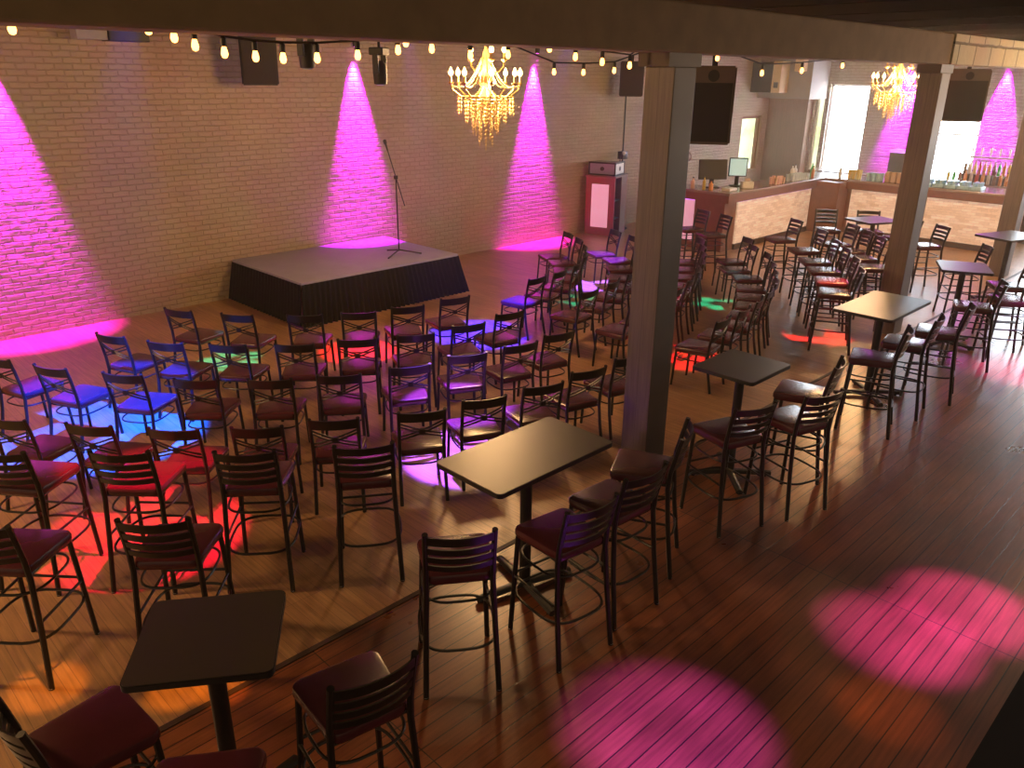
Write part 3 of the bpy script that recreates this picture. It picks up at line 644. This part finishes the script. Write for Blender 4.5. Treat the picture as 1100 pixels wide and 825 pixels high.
bx('body', (-.2, -.22, 0), (.2, .22, .62), 'black', t, .01); bx('door', (-.215, -.19, .05), (-.2, .19, .57), 'darkglass', t); bx('sign', (-.21, -.21, .62), (.2, .21, .68), 'purple', t)
tr = []
for i in range(5):
    t = thing('glass_rack', 'blue clear glass rack, %s from left on the far bar right of post' % ORD[i], 'glass rack', (18.75+.02*i, 6.2-.24*i, BZ), 0, 'glass racks on the far bar')
    bx('tray', (-.16, -.11, 0), (.16, .11, .07), 'ice', t, .012)
    for k in range(6):
        b = new(); lathe(b, [(.03, .07), (.036, .15)], 10, (-.1+.1*(k % 3), -.05+.1*(k//3), 0)); obj('glass', b, 'ice', t)
bx_ = bx('white_sign', (18.7, 4.5, BZ), (18.76, 4.62, BZ+.2), 'white', None, .01); tag(bx_, 'small white card at the right end of the far bar', 'sign')
t = thing('gooseneck_lamp', 'small gooseneck lamp with white head on the DJ booth', 'lamp', (14.78, 11.5, 1.3)); b = new(); tube(b, [(0, 0, 0), (0, 0, .3), (.05, 0, .42), (.12, 0, .42)], .012, 8); obj('neck', b, 'black', t); b = new(); lathe(b, [(.02, .38), (.045, .42), (.03, .46)], 12, (.13, 0, 0)); obj('head', b, 'white', t)

# ------------------------------------------------------------------ lights
def light(name, kind, loc, c, p, **k):
    l = bpy.data.lights.new(name, kind); l.color = c; l.energy = p
    o = bpy.data.objects.new(name, l); col.objects.link(o); o.location = loc
    for a, v in k.items(): setattr(l, a, v)
    return o
def aimed(o, tgt):
    o.rotation_euler = (Vector(tgt)-o.location).to_track_quat('-Z', 'Y').to_euler(); return o
WARM = (1., .57, .24)
for (x, y, z) in ((6.95, 7.5, 3.3), (15.4, 5.92, 3.3), (-1.5, 7.5, 3.3), (15.4, .6, 3.3)):  # last two have no chandelier: unseen warm lamps added to brighten the room
    light('chandelier_and_fill_glow', 'POINT', (x, y, z), WARM, 500, shadow_soft_size=.3)
MAG = (.8, .008, 1.)
for x in (2.7, 8.03, 12.3): aimed(light('wall_wash', 'SPOT', (x, WY-.1, 3.72), MAG, 10500, spot_size=R(37), spot_blend=.8, shadow_soft_size=.03), (x, WY-.01, 2.6))
for y in (6.05, 8.25): aimed(light('wall_wash', 'SPOT', (FX-.1, y, 3.72), MAG, 10500, spot_size=R(37), spot_blend=.8, shadow_soft_size=.03), (FX-.01, y, 2.6))
def beamlight(x, y, rad, c, p, src=None, blend=.25):
    src = src or (x+.4, y-1.2, 4.0); d = (Vector((x, y, 0))-Vector(src)).length
    aimed(light('stage_spot', 'SPOT', src, c, p*2.6, spot_size=2*math.atan(rad/d), spot_blend=blend, shadow_soft_size=.04), (x, y, 0))
BLUE, RED, GRN, PNK = (.02, .25, 1.), (1., .008, .03), (.0, 1., .8), (1., .12, .8)
beamlight(2.2, 7.9, 1., (.0, .05, 1.), 8000)
beamlight(7.1, 7.75, .7, (.0, .0, 1.), 8000)
beamlight(5.45, 8.3, .5, RED, 1800)
beamlight(1.75, 5.75, .8, (1., .01, .1), 800)
beamlight(4.44, 5.1, .62, (.16, .05, 1.), 6500, src=(4.9, 6.4, 4.0))
beamlight(10.4, 8.65, .6, (.12, .06, 1.), 5500)
for gx, gy, gs in ((9.45, 8.05, .27), (10.92, 6.41, .25), (4.1, 9.1, .26)):   # five-petal gobo beams
    for k in range(5): beamlight(gx+gs*math.cos(2*PI*k/5), gy+gs*math.sin(2*PI*k/5), .14, GRN, 750, src=(gx+.4, gy-1.2, 4.0), blend=.15)
beamlight(8.35, 5.3, .5, RED, 1300, src=(8.9, 6.6, 4.0)); beamlight(10.45, 4.5, .45, (1., .05, .07), 1300)
beamlight(.68, 4.5, .22, (1., .33, .02), 260); beamlight(1.2, 3.95, .17, (1., .33, .02), 260); beamlight(1.4, 3.78, .15, (1., .33, .02), 260)
beamlight(4.75, 1.2, .55, (.62, .09, 1.), 900, blend=.9); beamlight(5.35, 1.0, .55, (.65, .09, 1.), 900, blend=.9); beamlight(4.05, 1.0, .35, (1., .35, .05), 90, blend=.9); beamlight(11., 2.1, .8, (.6, .07, 1.), 1000, blend=.8); beamlight(3.0, 1.75, .65, (.4, .07, 1.), 950, blend=.9)
# dim warm ambient fill, added through the sides left without walls
wd = bpy.data.worlds.new('World'); scn.world = wd; wd.use_nodes = True
wd.node_tree.nodes['Background'].inputs[0].default_value = (1., .74, .44, 1); wd.node_tree.nodes['Background'].inputs[1].default_value = .36

# thin haze added to the hall, mainly standing in for lens glare
b = new(); box(b, (-14, -20, -1.2), (FX+3, WY+3, 7)); hz = obj('haze', b, 'black', None, False)
hm = bpy.data.materials.new('glare_haze'); hm.use_nodes = True; hm.node_tree.nodes.clear()
ho = hm.node_tree.nodes.new('ShaderNodeOutputMaterial'); hv_ = hm.node_tree.nodes.new('ShaderNodeVolumeScatter')
hv_.inputs['Density'].default_value = .0105; hv_.inputs['Anisotropy'].default_value = .55; hv_.inputs['Color'].default_value = (1, .86, .64, 1)
htc = hm.node_tree.nodes.new('ShaderNodeTexCoord'); hsx = hm.node_tree.nodes.new('ShaderNodeSeparateXYZ'); hmr = hm.node_tree.nodes.new('ShaderNodeMapRange')
hm.node_tree.links.new(htc.outputs['Object'], hsx.inputs[0]); hm.node_tree.links.new(hsx.outputs['X'], hmr.inputs[0]); hm.node_tree.links.new(hmr.outputs[0], hv_.inputs['Density'])
hmr.inputs[1].default_value = 6; hmr.inputs[2].default_value = 21; hmr.inputs[3].default_value = .002; hmr.inputs[4].default_value = .0135   # thicker towards the daylight end
hm.node_tree.links.new(hv_.outputs[0], ho.inputs['Volume']); hz.data.materials[0] = hm
hz['kind'] = 'stuff'; tag(hz, 'thin haze added through the whole hall to imitate lens glare', 'haze')

# ------------------------------------------------------------------ camera
cam = bpy.data.cameras.new('Camera'); co = bpy.data.objects.new('Camera', cam); col.objects.link(co)
cam.sensor_width = 36; cam.lens = 854.74/1100*36; cam.clip_start = .05
p, r, yw = R(21.2328), R(-.5638), R(45.2124)
fw = Vector((math.cos(yw)*math.cos(p), math.sin(yw)*math.cos(p), -math.sin(p))); rt = Vector((math.sin(yw), -math.cos(yw), 0)); dn = fw.cross(rt)
r2 = rt*math.cos(r)+dn*math.sin(r); d2 = dn*math.cos(r)-rt*math.sin(r)
mm = Matrix((r2, -d2, -fw)).transposed().to_4x4(); mm.translation = (0, 0, 3.35); co.matrix_world = mm
scn.camera = co
scn.view_settings.view_transform = 'Standard'; scn.view_settings.look = 'None'; scn.view_settings.gamma = 1; scn.view_settings.use_curve_mapping = False
scn.view_settings.exposure = .12
scn.cycles.use_denoising = True
scn.cycles.sample_clamp_indirect = 4
scn.cycles.max_bounces = 6; scn.cycles.volume_max_steps = 64; scn.cycles.volume_bounces = 1
